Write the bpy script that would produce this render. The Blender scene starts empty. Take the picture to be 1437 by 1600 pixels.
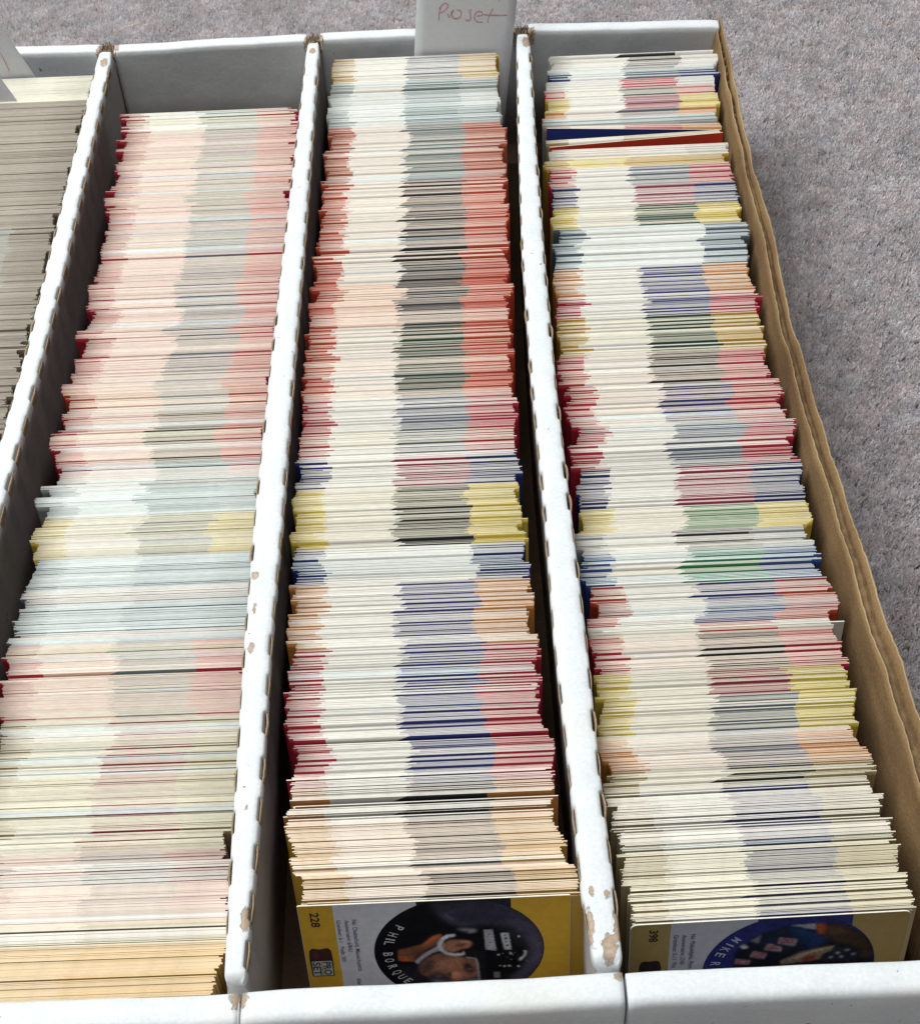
import bpy, math, random
import numpy as np
from mathutils import Vector, Matrix, Euler

random.seed(11)
RNG = np.random.default_rng(5)
MM = 0.001
scene = bpy.context.scene
COL = scene.collection

# ------------------------------------------------------------------ camera, light, exposure
cam_d = bpy.data.cameras.new("camera")
cam = bpy.data.objects.new("camera", cam_d)
COL.objects.link(cam)
cam.location = (0.07657, -0.18793, 0.41471)
cam.rotation_euler = (0.73055, 0.034947, -0.021381)
cam_d.sensor_fit = 'HORIZONTAL'
cam_d.sensor_width = 36.0
cam_d.lens = 2308.1 / 1437.0 * 36.0
cam_d.clip_start = 0.01
cam_d.clip_end = 50
scene.camera = cam

world = bpy.data.worlds.new("World")
scene.world = world
world.use_nodes = True
bg = world.node_tree.nodes["Background"]
bg.inputs[0].default_value = (1.0, 0.93, 0.92, 1)
bg.inputs[1].default_value = 0.045

def area_light(name, loc, target, size, energy, color):
    d = bpy.data.lights.new(name, 'AREA')
    d.shape = 'RECTANGLE'; d.size, d.size_y = size
    d.energy = energy; d.color = color
    o = bpy.data.objects.new(name, d)
    COL.objects.link(o)
    o.location = loc
    o.rotation_euler = (Vector(target) - Vector(loc)).to_track_quat('-Z', 'Y').to_euler()
    return o
# a window high behind the box, slightly to the left
area_light("window_light", (-0.95, 0.75, 1.95), (0.03, 0.25, 0), (1.5, 1.5), 70, (0.965, 1.0, 0.985))
# pale ceiling bounce, above and a little towards the camera
area_light("ceiling_bounce", (0.2, -0.25, 2.25), (0.03, 0.2, 0), (1.6, 1.2), 20.5, (1.0, 0.965, 0.93))

scene.view_settings.view_transform = 'Standard'
scene.view_settings.look = 'None'
scene.view_settings.exposure = 0.0
scene.view_settings.gamma = 1.0
scene.render.engine = 'CYCLES'

# ------------------------------------------------------------------ materials
def new_mat(name):
    m = bpy.data.materials.new(name); m.use_nodes = True
    nt = m.node_tree
    return m, nt, nt.nodes, nt.links, nt.nodes["Principled BSDF"]

def tex_noise(nt, scale, detail=3, rough=0.55, stretch=None):
    tc = nt.nodes.new("ShaderNodeTexCoord")
    n = nt.nodes.new("ShaderNodeTexNoise")
    n.inputs["Scale"].default_value = scale
    n.inputs["Detail"].default_value = detail
    n.inputs["Roughness"].default_value = rough
    if stretch:
        mp = nt.nodes.new("ShaderNodeMapping")
        mp.inputs["Scale"].default_value = stretch
        nt.links.new(tc.outputs["Object"], mp.inputs[0]); nt.links.new(mp.outputs[0], n.inputs[0])
    else:
        nt.links.new(tc.outputs["Object"], n.inputs[0])
    return n

def ramp(nt, src, p0, c0, p1, c1):
    r = nt.nodes.new("ShaderNodeValToRGB")
    e = r.color_ramp.elements
    e[0].position, e[1].position = p0, p1
    e[0].color = (*c0, 1); e[1].color = (*c1, 1)
    nt.links.new(src, r.inputs[0])
    return r

def mixc(nt, fac, a, b, mode='MIX'):
    m = nt.nodes.new("ShaderNodeMix"); m.data_type = 'RGBA'; m.blend_type = mode
    if isinstance(fac, (int, float)): m.inputs[0].default_value = fac
    else: nt.links.new(fac, m.inputs[0])
    for s, v in ((6, a), (7, b)):
        if isinstance(v, tuple): m.inputs[s].default_value = (*v, 1)
        else: nt.links.new(v, m.inputs[s])
    return m.outputs[2]

def bump(nt, bsdf, src, strength, dist):
    b = nt.nodes.new("ShaderNodeBump")
    b.inputs["Strength"].default_value = strength
    b.inputs["Distance"].default_value = dist
    nt.links.new(src, b.inputs["Height"]); nt.links.new(b.outputs[0], bsdf.inputs["Normal"])

def board_material(name="white_board", tint=None):
    m, nt, N, L, B = new_mat(name)
    big = tex_noise(nt, 55, 4); fine = tex_noise(nt, 700, 3, 0.7); speck = tex_noise(nt, 260, 2, 0.6)
    base = ramp(nt, big.outputs[0], 0.3, (0.60, 0.64, 0.67), 0.7, (0.76, 0.785, 0.80))
    c = mixc(nt, 0.5, base.outputs[0], ramp(nt, fine.outputs[0], 0.3, (0.58, 0.62, 0.655), 0.7, (0.80, 0.82, 0.835)).outputs[0])
    sp = ramp(nt, speck.outputs[0], 0.24, (1, 1, 1), 0.28, (0, 0, 0))
    c = mixc(nt, sp.outputs[0], c, (0.30, 0.24, 0.19))
    yel = ramp(nt, tex_noise(nt, 18, 3).outputs[0], 0.56, (0, 0, 0), 0.75, (1, 1, 1))
    ym = nt.nodes.new("ShaderNodeMath"); ym.operation = 'MULTIPLY'; ym.inputs[1].default_value = 0.35
    L.new(yel.outputs[0], ym.inputs[0])
    c = mixc(nt, ym.outputs[0], c, (0.70, 0.66, 0.55))
    at = N.new("ShaderNodeAttribute"); at.attribute_name = "wear"
    wn = tex_noise(nt, 420, 5, 0.7)
    ad = N.new("ShaderNodeMath"); ad.operation = 'MULTIPLY_ADD'; ad.inputs[1].default_value = 0.9
    L.new(wn.outputs[0], ad.inputs[0]); L.new(at.outputs["Fac"], ad.inputs[2])
    wr = ramp(nt, ad.outputs[0], 0.86, (0, 0, 0), 0.95, (1, 1, 1))
    kraft = ramp(nt, tex_noise(nt, 500, 4, 0.7).outputs[0], 0.3, (0.33, 0.24, 0.165), 0.7, (0.50, 0.39, 0.29))
    c = mixc(nt, wr.outputs[0], c, kraft.outputs[0])
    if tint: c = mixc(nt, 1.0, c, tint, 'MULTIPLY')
    L.new(c, B.inputs["Base Color"])
    B.inputs["Roughness"].default_value = 0.62
    hb = N.new("ShaderNodeMath"); hb.operation = 'SUBTRACT'
    L.new(big.outputs[0], hb.inputs[0]); L.new(wr.outputs[0], hb.inputs[1])
    hf = N.new("ShaderNodeMath"); hf.operation = 'MULTIPLY_ADD'; hf.inputs[1].default_value = 0.10
    L.new(fine.outputs[0], hf.inputs[0]); L.new(hb.outputs[0], hf.inputs[2])
    bump(nt, B, hf.outputs[0], 0.6, 0.0008)
    return m

def kraft_material(name, dark, light, rough=0.9):
    m, nt, N, L, B = new_mat(name)
    a = tex_noise(nt, 60, 5, 0.65, (1, 0.35, 1)); b = tex_noise(nt, 900, 3, 0.7)
    r1 = ramp(nt, a.outputs[0], 0.3, dark, 0.72, light)
    r2 = ramp(nt, b.outputs[0], 0.3, tuple(v * 0.75 for v in dark), 0.7, tuple(min(1, v * 1.15) for v in light))
    st = tex_noise(nt, 22, 4, 0.7, (1, 0.5, 1.4))
    r3 = ramp(nt, st.outputs[0], 0.42, (1, 1, 1), 0.68, (0.62, 0.55, 0.50))
    L.new(mixc(nt, 1.0, mixc(nt, 0.4, r1.outputs[0], r2.outputs[0]), r3.outputs[0], 'MULTIPLY'), B.inputs["Base Color"])
    B.inputs["Roughness"].default_value = rough
    bump(nt, B, b.outputs[0], 0.5, 0.0003)
    return m

def attr_material(name, rough, grain, spec=0.5, through=0.0):
    m, nt, N, L, B = new_mat(name)
    at = N.new("ShaderNodeAttribute"); at.attribute_name = "col"
    n = tex_noise(nt, 900, 3, 0.7, (0.25, 1, 1))
    g = ramp(nt, n.outputs[0], 0.25, (1 - grain,) * 3, 0.75, (1 + grain * 0.3,) * 3)
    c = mixc(nt, 1.0, at.outputs["Color"], g.outputs[0], 'MULTIPLY')
    L.new(c, B.inputs["Base Color"])
    B.inputs["Roughness"].default_value = rough
    B.inputs["Specular IOR Level"].default_value = spec
    if through:
        tr = N.new("ShaderNodeBsdfTranslucent"); mx = N.new("ShaderNodeMixShader"); mx.inputs[0].default_value = through
        L.new(c, tr.inputs[0]); L.new(B.outputs[0], mx.inputs[1]); L.new(tr.outputs[0], mx.inputs[2])
        L.new(mx.outputs[0], N["Material Output"].inputs[0])
    return m

def flat_material(name, c, rough=0.45, grain=0.15):
    m, nt, N, L, B = new_mat(name)
    n = tex_noise(nt, 1600, 2, 0.7)
    r = ramp(nt, n.outputs[0], 0.3, tuple(v * (1 - grain) for v in c), 0.7, tuple(min(1, v * (1 + grain)) for v in c))
    n2 = tex_noise(nt, 330, 3, 0.6)
    r2 = ramp(nt, n2.outputs[0], 0.3, tuple(v * (1 - grain * 1.4) for v in c), 0.7, tuple(min(1, v * (1 + grain * 1.3)) for v in c))
    L.new(mixc(nt, 0.5, r.outputs[0], r2.outputs[0]), B.inputs["Base Color"])
    B.inputs["Specular IOR Level"].default_value = 0.15
    B.inputs["Roughness"].default_value = rough
    return m

M_BOARD = board_material()
M_BOARD_SIDE_SHADE = board_material("board_side_gap_shade", (.66, .585, .56))  # divider sides darkened: shade of the gaps put into the board colour
M_KRAFT = kraft_material("kraft_liner", (0.17, 0.098, 0.038), (0.34, 0.21, 0.095))
M_KRAFT_EDGE = kraft_material("kraft_torn_edge", (0.30, 0.22, 0.12), (0.46, 0.36, 0.22))
M_CORE = kraft_material("kraft_fluting", (0.13, 0.08, 0.035), (0.24, 0.155, 0.075))
M_TAB = kraft_material("kraft_tab", (0.27, 0.20, 0.13), (0.48, 0.38, 0.27))
M_CORE_GAP_SHADE = kraft_material("kraft_core_and_gap_shade", (0.07, 0.045, 0.025), (0.14, 0.09, 0.05))
M_EDGE = attr_material("card_edge", 0.85, 0.16, 0.3)
M_PRINT = attr_material("card_print", 0.38, 0.10)
M_PAPER = flat_material("slip_paper", (0.66, 0.67, 0.70), 0.7, 0.05)
_inks = {}
def ink(c, rough=0.5, grain=0.12):
    k = tuple(round(v, 3) for v in c) + (grain,)
    if k not in _inks: _inks[k] = flat_material("ink", k[:3], rough, grain)
    return _inks[k]

# ------------------------------------------------------------------ mesh helpers
def mesh_from(name, verts, faces, mats, smooth=False, mat_idx=None, wear=None, scale=MM):
    me = bpy.data.meshes.new(name)
    me.from_pydata([tuple(float(c) * scale for c in v) for v in verts], [], faces)
    for m in mats: me.materials.append(m)
    if mat_idx is not None: me.polygons.foreach_set("material_index", mat_idx)
    if smooth: me.polygons.foreach_set("use_smooth", [True] * len(faces))
    if wear is not None:
        a = me.attributes.new("wear", 'FLOAT', 'POINT'); a.data.foreach_set("value", [float(w) for w in wear])
    me.update()
    return me

def link(name, me, parent=None, loc=(0, 0, 0), rot=(0, 0, 0)):
    o = bpy.data.objects.new(name, me)
    COL.objects.link(o)
    o.location = loc; o.rotation_euler = rot
    if parent is not None: o.parent = parent
    return o

def tag(o, label=None, cat=None, group=None, kind=None):
    if label: o['label'] = label
    if cat: o['category'] = cat
    if group: o['group'] = group
    if kind: o['kind'] = kind
    return o

def lerp_table(tab, y):
    ys = [t[0] for t in tab]; vs = [t[1] for t in tab]
    if ys[0] > ys[-1]: ys = ys[::-1]; vs = vs[::-1]
    return float(np.interp(y, ys, vs))

def wob(x, seed, amp, per):
    return amp * (math.sin(x / per + seed * 1.7) * 0.55 + math.sin(x / per * 2.3 + seed * 4.1) * 0.3 + math.sin(x / per * 5.1 + seed * 2.3) * 0.15)

def sweep(stations, profile_at, caps=True):
    """stations: positions along the sweep; profile_at(s) -> closed list of (x,y,z) points"""
    verts, faces = [], []
    n = None
    for s in stations:
        p = profile_at(s)
        n = len(p); verts += p
    for i in range(len(stations) - 1):
        for j in range(n):
            k = (j + 1) % n
            faces.append((i * n + j, i * n + k, (i + 1) * n + k, (i + 1) * n + j))
    if caps:
        faces.append(tuple(range(n))[::-1])
        faces.append(tuple((len(stations) - 1) * n + j for j in range(n)))
    return verts, faces
P228 =  {'purple': [(44.43, 6.32), (49.09, 4.95), (55.77, 5.07), (64.08, 7.33), (66.59, 7.84), (71.58, 11.59), (75.55, 19.47), (76.59, 25.88), (75.48, 32.97), (73.05, 38.63), (70.82, 42.16), (65.12, 42.12), (69.58, 36.92), (71.6, 30.54), (71.87, 25.55), (70.23, 19.1), (66.06, 14.3), (61.44, 12.61), (57.65, 12.34), (52.13, 13.34), (48.78, 12.42), (46.75, 10.56)], 'neck': [(30.06, 24.39), (33.78, 23.24), (38.14, 21.77), (41.32, 18.14), (43.93, 16.92), (44.52, 18.01), (42.37, 22.78), (38.85, 24.66), (35.73, 26.57), (34.84, 30.82), (30.34, 30.14), (29.81, 28.31)], 'neckhi': [(38.14, 21.91), (41.32, 18.14), (43.92, 17.06), (43.86, 18.31), (41.18, 20.93), (38.51, 22.86)], 'collar': [(29.95, 28.17), (32.22, 27.76), (32.99, 29.25), (34.65, 30.45), (30.55, 30.3)], 'face': [(36.19, 33.82), (39.48, 28.99), (43.02, 27.09), (48.11, 28.88), (52.37, 30.62), (54.52, 30.77), (55.36, 34.45), (55.53, 40.33), (52.88, 41.03), (47.55, 42.72), (44.17, 39.89), (40.64, 40.37), (37.25, 38.29)], 'cheek': [(42.89, 29.95), (47.22, 29.53), (50.62, 31.22), (50.02, 35.53), (46.02, 37.44), (43.01, 36.49), (41.42, 33.46)], 'jaw': [(36.19, 33.82), (39.46, 29.35), (42.03, 29.89), (40.91, 34.88), (38.56, 38.38), (37.07, 37.54)], 'nose': [(46.01, 37.81), (48.67, 36.53), (51.2, 38.91), (50.25, 41.06), (48.01, 42.16), (46.53, 40.79)], 'eye': [(50.55, 33.02), (52.72, 32.81), (54.35, 36.2), (53.62, 38.35), (51.68, 37.84), (50.97, 35.6)], 'moustache': [(38.08, 39.08), (41.67, 37.13), (43.61, 37.64), (46.73, 41.33), (43.17, 42.41), (39.24, 42.13)], 'ear': [(44.09, 22.54), (46.76, 20.27), (50.59, 20.39), (53.34, 21.29), (53.93, 22.74), (52.57, 24.91), (50.41, 25.11), (48.2, 26.74), (45.63, 26.41), (44.41, 25.05)], 'earin': [(48.37, 22.49), (51.39, 22.0), (52.42, 23.13), (50.88, 24.08), (48.73, 24.28)], 'strap': [(34.97, 30.83), (36.92, 28.45), (39.66, 25.57), (43.22, 22.84), (44.88, 24.01), (43.97, 25.16), (40.88, 26.79), (38.17, 29.26), (35.92, 32.49)], 'loop': [(42.66, 23.86), (42.86, 21.4), (44.04, 19.02), (46.03, 17.42), (48.59, 17.25), (48.62, 18.51), (46.39, 18.98), (44.83, 20.48), (44.08, 22.9), (44.21, 24.68), (45.63, 26.56), (48.17, 27.45), (50.54, 27.47), (51.02, 26.22), (51.41, 28.39), (48.11, 29.02), (45.14, 27.81), (43.18, 25.53)], 'visor': [(51.54, 29.48), (54.97, 30.44), (55.54, 33.01), (55.81, 42.72), (55.28, 42.68), (54.99, 33.7), (54.6, 31.06), (51.52, 30.13)], 'visor2': [(52.57, 30.99), (54.51, 31.35), (54.84, 34.41), (55.18, 40.3), (54.22, 40.23), (53.93, 35.81)], 'goggle': [(49.1, 15.2), (50.41, 14.11), (55.46, 14.95), (55.4, 16.68), (52.84, 17.06), (50.77, 15.8)], 'jersey': [(40.59, 41.48), (44.05, 42.47), (47.54, 43.09), (55.5, 41.21), (55.96, 43.33), (50.11, 44.77), (40.46, 44.08)], 'decal': [(57.76, 15.8), (60.52, 15.65), (61.53, 26.96), (58.12, 26.01)], 'decal2': [(63.02, 17.76), (65.57, 17.73), (66.35, 26.59), (64.12, 26.57)], 'vent': [(60.39, 38.46), (62.35, 38.46), (62.28, 41.77), (60.4, 41.56)], 'specks': [(62.13, 29.15), (63.94, 35.42), (65.47, 35.31), (66.02, 28.71), (69.43, 31.25), (70.64, 27.75), (68.5, 35.75), (68.86, 19.85), (59.31, 18.2), (59.63, 22.43), (64.35, 19.04), (64.63, 22.57)], 'letters': [(31.23, 12.92), (28.89, 16.22), (27.67, 18.58), (26.48, 20.39), (26.06, 26.39), (26.04, 29.84), (26.65, 33.51), (27.96, 36.74), (29.17, 39.7), (30.97, 42.43)], 'band': [(10.8, 1.0), (10.85, 43.68)], 't228': [(3.78, 3.39), (6.44, 3.57), (3.61, 10.64)], 'line1': [(16.68, 7.71), (18.01, 7.8), (16.48, 35.0)], 'line1b': [(15.49, 38.66), (16.88, 38.76), (15.4, 42.61)], 'line2': [(14.2, 7.9), (15.53, 8.0), (14.25, 24.45)], 'line3': [(11.65, 7.55), (12.99, 7.64), (11.75, 18.99)], 'line3b': [(11.77, 21.44), (13.13, 21.53), (11.75, 29.43)], 'logo': [(1.89, 22.06), (5.54, 22.13), (8.24, 22.51), (8.4, 28.24), (8.23, 36.37), (1.84, 36.31), (1.58, 25.08)], 'logotop': [(1.93, 23.96), (3.02, 22.22), (5.48, 22.69), (7.55, 22.54), (8.29, 24.41), (8.01, 27.44), (4.91, 28.57), (2.21, 27.99)], 'logobox': [(1.9, 28.74), (8.25, 28.61), (8.27, 35.98), (1.96, 36.31)], 'pro': [(5.53, 29.38), (7.85, 29.16), (5.57, 36.18)], 'set': [(2.17, 29.53), (4.14, 29.47), (2.09, 36.13)], 'arc': [(37.14, 1.78), (66.62, 1.46), (66.51, 7.84), (22.41, 23.5), (76.8, 27.32), (26.66, 43.09), (71.04, 42.55)]}
P398 =  {'arc': [(39.08, 0.78), (68.14, 0.92), (68.71, 5.61), (23.84, 22.1), (77.35, 20.97)], 'dark': [(32.91, 23.31), (32.87, 16.23), (38.38, 9.02), (42.79, 6.36), (50.43, 4.02), (56.87, 3.83), (62.93, 4.35), (68.52, 6.73), (74.09, 12.16), (76.7, 17.79), (77.43, 23.34), (77.5, 30.0), (70, 46), (30, 46)], 'blueshoulder': [(48.68, 4.99), (53.38, 5.78), (58.29, 8.48), (60.51, 11.73), (59.91, 14.75), (56.38, 16.77), (52.98, 11.07), (49.79, 6.98)], 'wedge': [(49.51, 4.09), (56.85, 3.68), (57.75, 6.92), (55.26, 6.1), (52.38, 5.09)], 'orange': [(57.1, 3.85), (59.9, 4.09), (60.17, 8.65), (59.33, 9.49), (57.98, 7.7)], 'brown': [(59.9, 4.09), (62.44, 4.16), (67.31, 6.24), (73.62, 12.12), (76.46, 17.77), (76.84, 22.5), (73.12, 22.95), (70.42, 16.46), (65.5, 14.48), (61.92, 11.85), (60.17, 8.65)], 'arm': [(47.73, 22.26), (53.69, 18.08), (58.23, 16.54), (64.21, 15.52), (64.01, 17.83), (60.9, 19.51), (60.25, 22.2), (57.0, 22.69), (48.61, 24.08)], 'armred': [(54.49, 21.29), (56.25, 20.03), (59.52, 19.77), (57.95, 22.78), (54.9, 23.06)], 'glove': [(62.72, 18.89), (64.26, 15.91), (67.96, 15.47), (72.04, 18.15), (73.02, 22.15), (69.48, 24.21), (60.86, 23.44), (60.99, 20.3)], 'p1': [(46.2, 9.7), (52.16, 11.22), (51.51, 15.02), (46.17, 13.0)], 'p2': [(43.11, 12.65), (47.65, 14.83), (47.51, 17.38), (41.98, 15.88)], 'p3': [(38.73, 16.21), (43.22, 17.7), (42.62, 20.62), (37.89, 19.18)], 'p4': [(33.6, 19.82), (38.32, 21.02), (37.87, 23.12), (33.32, 22.39)], 'w1': [(37.59, 10.86), (40.62, 8.07), (40.04, 12.23)], 'w2': [(34.28, 13.26), (35.86, 12.47), (37.18, 14.44), (35.33, 14.74)], 'letters': [(33.11, 10.08), (31.28, 12.45), (30.19, 14.83), (28.24, 17.22), (27.13, 21.84)], 'band': [(12.56, 0.65), (12.24, 22.56)], 't398': [(5.77, 2.72), (8.62, 2.97), (5.99, 8.69)], 'line1': [(18.73, 5.83), (20.17, 5.96), (18.78, 22.96)], 'line2': [(16.1, 5.96), (17.65, 6.1), (15.88, 21.2)], 'line3': [(13.47, 5.91), (15.12, 6.06), (13.14, 22.45)], 'logo': [(3.59, 19.16), (6.94, 18.9), (9.43, 19.68), (10.0, 22.55), (3.01, 21.92)]}
# ------------------------------------------------------------------ carpet
FLOOR_Z = -76.0
def carpet():
    m, nt, N, L, B = new_mat("carpet_backing")
    n = tex_noise(nt, 160, 5, 0.7)
    L.new(ramp(nt, n.outputs[0], 0.3, (0.30, 0.29, 0.295), 0.7, (0.50, 0.485, 0.49)).outputs[0], B.inputs["Base Color"])
    B.inputs["Roughness"].default_value = 1
    bump(nt, B, n.outputs[0], 1.0, 0.004)
    z = FLOOR_Z - 7
    v = [(-3000, -3000, z), (3000, -3000, z), (3000, 3000, z), (-3000, 3000, z)]
    o = link("carpet", mesh_from("carpet", v, [(0, 1, 2, 3)], [m]))
    tag(o, "grey mauve carpet floor under the storage box", None, None, "structure")
    # pile: tufts of thin blades
    pitch = 2.1
    xs, ys = np.arange(-300, 440, pitch), np.arange(30, 800, pitch)
    X, Y = np.meshgrid(xs, ys); X = X.ravel(); Y = Y.ravel()
    X = X + RNG.uniform(-1.1, 1.1, X.size); Y = Y + RNG.uniform(-1.1, 1.1, Y.size)
    keep = ~((X < 206) & (Y < 526))
    X, Y = X[keep], Y[keep]
    nT = X.size
    # slow fields for direction, height and colour
    def field(x, y, s, seed):
        r = np.random.default_rng(seed); out = np.zeros_like(x)
        for k in range(7):
            a = r.uniform(0, 2 * np.pi); f = 2 * np.pi / (s * r.uniform(0.6, 1.8))
            out += np.sin((x * np.cos(a) + y * np.sin(a)) * f + r.uniform(0, 6.28) + 1.5 * np.sin((x * np.sin(a) - y * np.cos(a)) * f * 0.7 + k))
        return out / 3.0
    ang = field(X, Y, 14, 1) * 1.5 + RNG.normal(0, 1.2, nT)
    pit = field(X, Y, 9, 2)
    hgt = 7.6 + pit * 0.35 + field(X, Y, 28, 12) * 0.25 + RNG.normal(0, 0.3, nT) - 3.2 * np.clip((-pit - 1.1) / 0.5, 0, 1)
    tone = 1 + 0.04 * field(X, Y, 55, 4) + 0.05 * field(X, Y, 18, 14) + 0.045 * field(X, Y, 7, 8) + RNG.normal(0, 0.04, nT)
    hue = field(X, Y, 24, 5) * 0.6 + RNG.normal(0, 0.4, nT)
    nb = 9
    V = []; C = []
    z0 = FLOOR_Z - 7
    for b in range(nb):
        a = RNG.uniform(0, 2 * np.pi, nT); r = RNG.uniform(0.1, 1.2, nT)
        bx, by = X + np.cos(a) * r, Y + np.sin(a) * r
        la = ang + RNG.normal(0, 1.2, nT)
        ll = RNG.uniform(0.8, 3.2, nT)
        hh = np.clip(hgt * RNG.uniform(0.86, 1.06, nT), 2, 13)
        w = RNG.uniform(0.28, 0.5, nT); wa = RNG.uniform(0, np.pi, nT)
        wx, wy = np.cos(wa) * w, np.sin(wa) * w
        tx, ty = bx + np.cos(la) * ll, by + np.sin(la) * ll
        col = np.stack([0.815 + 0.02 * hue, 0.78 - 0.004 * hue, 0.795 - 0.012 * hue], 1) * (tone * RNG.uniform(0.93, 1.06, nT))[:, None]
        q = np.stack([np.stack([bx - wx, by - wy, np.full(nT, z0 + 1.5)], 1), np.stack([bx + wx, by + wy, np.full(nT, z0 + 1.5)], 1),
                      np.stack([tx + wx, ty + wy, z0 + hh], 1), np.stack([tx - wx, ty - wy, z0 + hh], 1)], 1)
        V.append(q.reshape(-1, 3)); C.append(np.repeat(np.clip(col, 0, .92), 4, 0))
    V = np.concatenate(V) * MM; C = np.concatenate(C)
    nq = V.shape[0] // 4
    F = np.arange(nq * 4)
    me = bpy.data.meshes.new("carpet_pile")
    me.vertices.add(len(V)); me.vertices.foreach_set("co", V.ravel())
    me.loops.add(len(F)); me.loops.foreach_set("vertex_index", F)
    me.polygons.add(nq); me.polygons.foreach_set("loop_start", np.arange(nq) * 4)
    me.update(calc_edges=True)
    ca = me.color_attributes.new("col", 'FLOAT_COLOR', 'CORNER')
    ca.data.foreach_set("color", np.concatenate([C, np.ones((len(C), 1))], 1).astype(np.float32).ravel())
    m2 = attr_material("carpet_fibre", 0.95, 0.06, 0.1, 0.45)
    me.materials.append(m2)
    o = link("carpet_pile", me)
    tag(o, "soft grey mauve pile of the carpet around the box", "carpet", None, "stuff")
carpet()

# ------------------------------------------------------------------ the box
BASE_Z = -75.0
box = link("storage_box", None, None, (0, 0, BASE_Z * MM))
tag(box, "long white corrugated cardboard card box with worn dividers on the carpet", "storage box")
def part(name, me, parent=box):
    o = link(name, me, parent)
    if parent is box: o.location = (0, 0, -BASE_Z * MM)   # meshes are written in world millimetres
    return o

YF = lambda x: -1.0 + 0.012 * x + wob(x, 3, 0.5, 40)          # inner edge of the front wall top
YB = lambda x: lerp_table([(-230, 525), (-160, 525.5), (-105, 522.8), (-7, 525.5), (50, 526.3), (122, 526), (216, 521.5)], x)
SEAMS = [-109.0, 1.6, 114.3]

def wear_at(x, y, blobs):
    w = 0
    for bx, by, rx, ry in blobs:
        d = ((x - bx) / rx) ** 2 + ((y - by) / ry) ** 2
        w = max(w, 0.60 * math.exp(-d ** 2 * 0.6))
    return w

def cross_wall(name, x0, x1, front, seed, blobs):
    st = list(np.arange(x0, x1, 2.0)) + [x1]
    if front:
        prof = [(0, -71), (0, -30), (0, -3.0), (-0.25, -1.2), (-1.0, -0.35), (-2.8, 0.05), (-5.5, 0.3), (-8, 0.2), (-9.4, -0.25), (-10.3, -1.3), (-10.8, -2.6), (-11.0, -9), (-11.3, -35), (-11.0, -74)]
    else:
        prof = [(0, -71), (0, -30), (0, -3.5), (0.2, -1.1), (0.8, -0.3), (2.4, 0.08), (4.4, 0.3), (6.4, 0.1), (7.6, -0.7), (8.3, -2.2), (8.6, -5), (8.8, -35), (8.6, -74)]
    wear = []
    def P(x):
        e = min(x - x0, x1 - x)
        dip = -0.5 * math.exp(-e / 2.2)
        y0 = YF(x) if front else YB(x) + wob(x, seed, 0.35, 22)
        out = []
        for i, (py, pz) in enumerate(prof):
            dent = wob(x, seed + 2, 0.35, 16) if pz > -6 else 0
            bow = (1.2 if not front else -1.0) * math.sin(math.pi * (x - x0) / (x1 - x0)) * (1 if -40 < pz < -20 else 0)
            out.append((x, y0 + py + dent * 0.5 + bow * 0.6, pz + (dip + dent * 0.7 if pz > -6 else 0)))
            wear.append(wear_at(x, y0 + py, blobs) if pz > -8 else 0)
        return out
    v, f = sweep(st, P)
    return part(name, mesh_from(name, v, f, [M_BOARD], True, None, wear))

edges = [-214.0] + SEAMS + [224.0]
FW = [(1.0, -3.5, 3.6, 4.5), (-110, -4, 3, 3), (112.5, -1.0, 3, 1.6), (-70, -8, 3, 1)]
for i in range(4):
    cross_wall("front_wall", edges[i] + 0.5, edges[i + 1] - 0.5, True, i, FW)
bedges = [(-214, -114.5), (-107.2, -4.6), (2.6, 107.2), (113.8, 214.6)]
BW = [(-150, 523.5, 14, 0.9), (-140, 523.6, 9, 0.8), (-115, 525, 2.2, 4), (-106, 527, 1.8, 4), (-5, 527, 1.8, 4), (3.2, 528, 1.6, 4), (106.5, 527, 2.2, 5), (115, 527, 3, 3), (121, 531, 3, 1)]
for i, (a, b) in enumerate(bedges):
    cross_wall("back_wall", a, b, False, 7 + i, BW)

# dividers -----------------------------------------------------------------
DIV = [
    # (y, left edge, right edge)
    [(524, -114.6, -108.2), (512, -115.0, -107.0), (350, -113.4, -104.4), (281, -112.6, -104.3), (231, -113.4, -105.2), (196, -113.6, -105.3), (100, -113, -105), (0, -112, -105.5)],
    [(524, -3.6, 2.4), (512, -4.3, 3.0), (343, -6.8, 3.3), (259, -7.7, 3.0), (188, -8.1, 3.1), (127, -7.5, 2.5), (75, -6.2, 3.2), (30, -5.0, 3.1), (0.5, -3.8, 2.8)],
    [(524, 107.4, 113.2), (512, 106.6, 114.2), (430, 103.5, 112.4), (335, 100.8, 111.2), (252, 100.5, 110.9), (182, 101.5, 112.0), (122, 101.4, 113.1), (70, 102.8, 113.2), (25, 103.7, 114.2), (3, 105.5, 114.4)],
]
WEAR = [
    [(-110.5, 512, 2.6, 5), (-106, 497, 1.4, 4)],
    [(-0.6, 514, 1.9, 3.8), (-5.5, 157, 1.5, 3), (-4.6, 141, 1.4, 3), (-4.3, 124, 1.7, 3.4), (1.4, 21, 2.1, 5), (-1, 60, 0.9, 1.2)],
    [(112, 514, 2.6, 6), (105.6, 15, 1.7, 7.5), (110.5, 7.5, 2.7, 5.5), (113.4, 14, 1.5, 6.5), (111.5, 25, 1.4, 2.0), (107, 26, 1.4, 2)],
]
DASH, DPITCH = 9.2, 16.4

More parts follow.
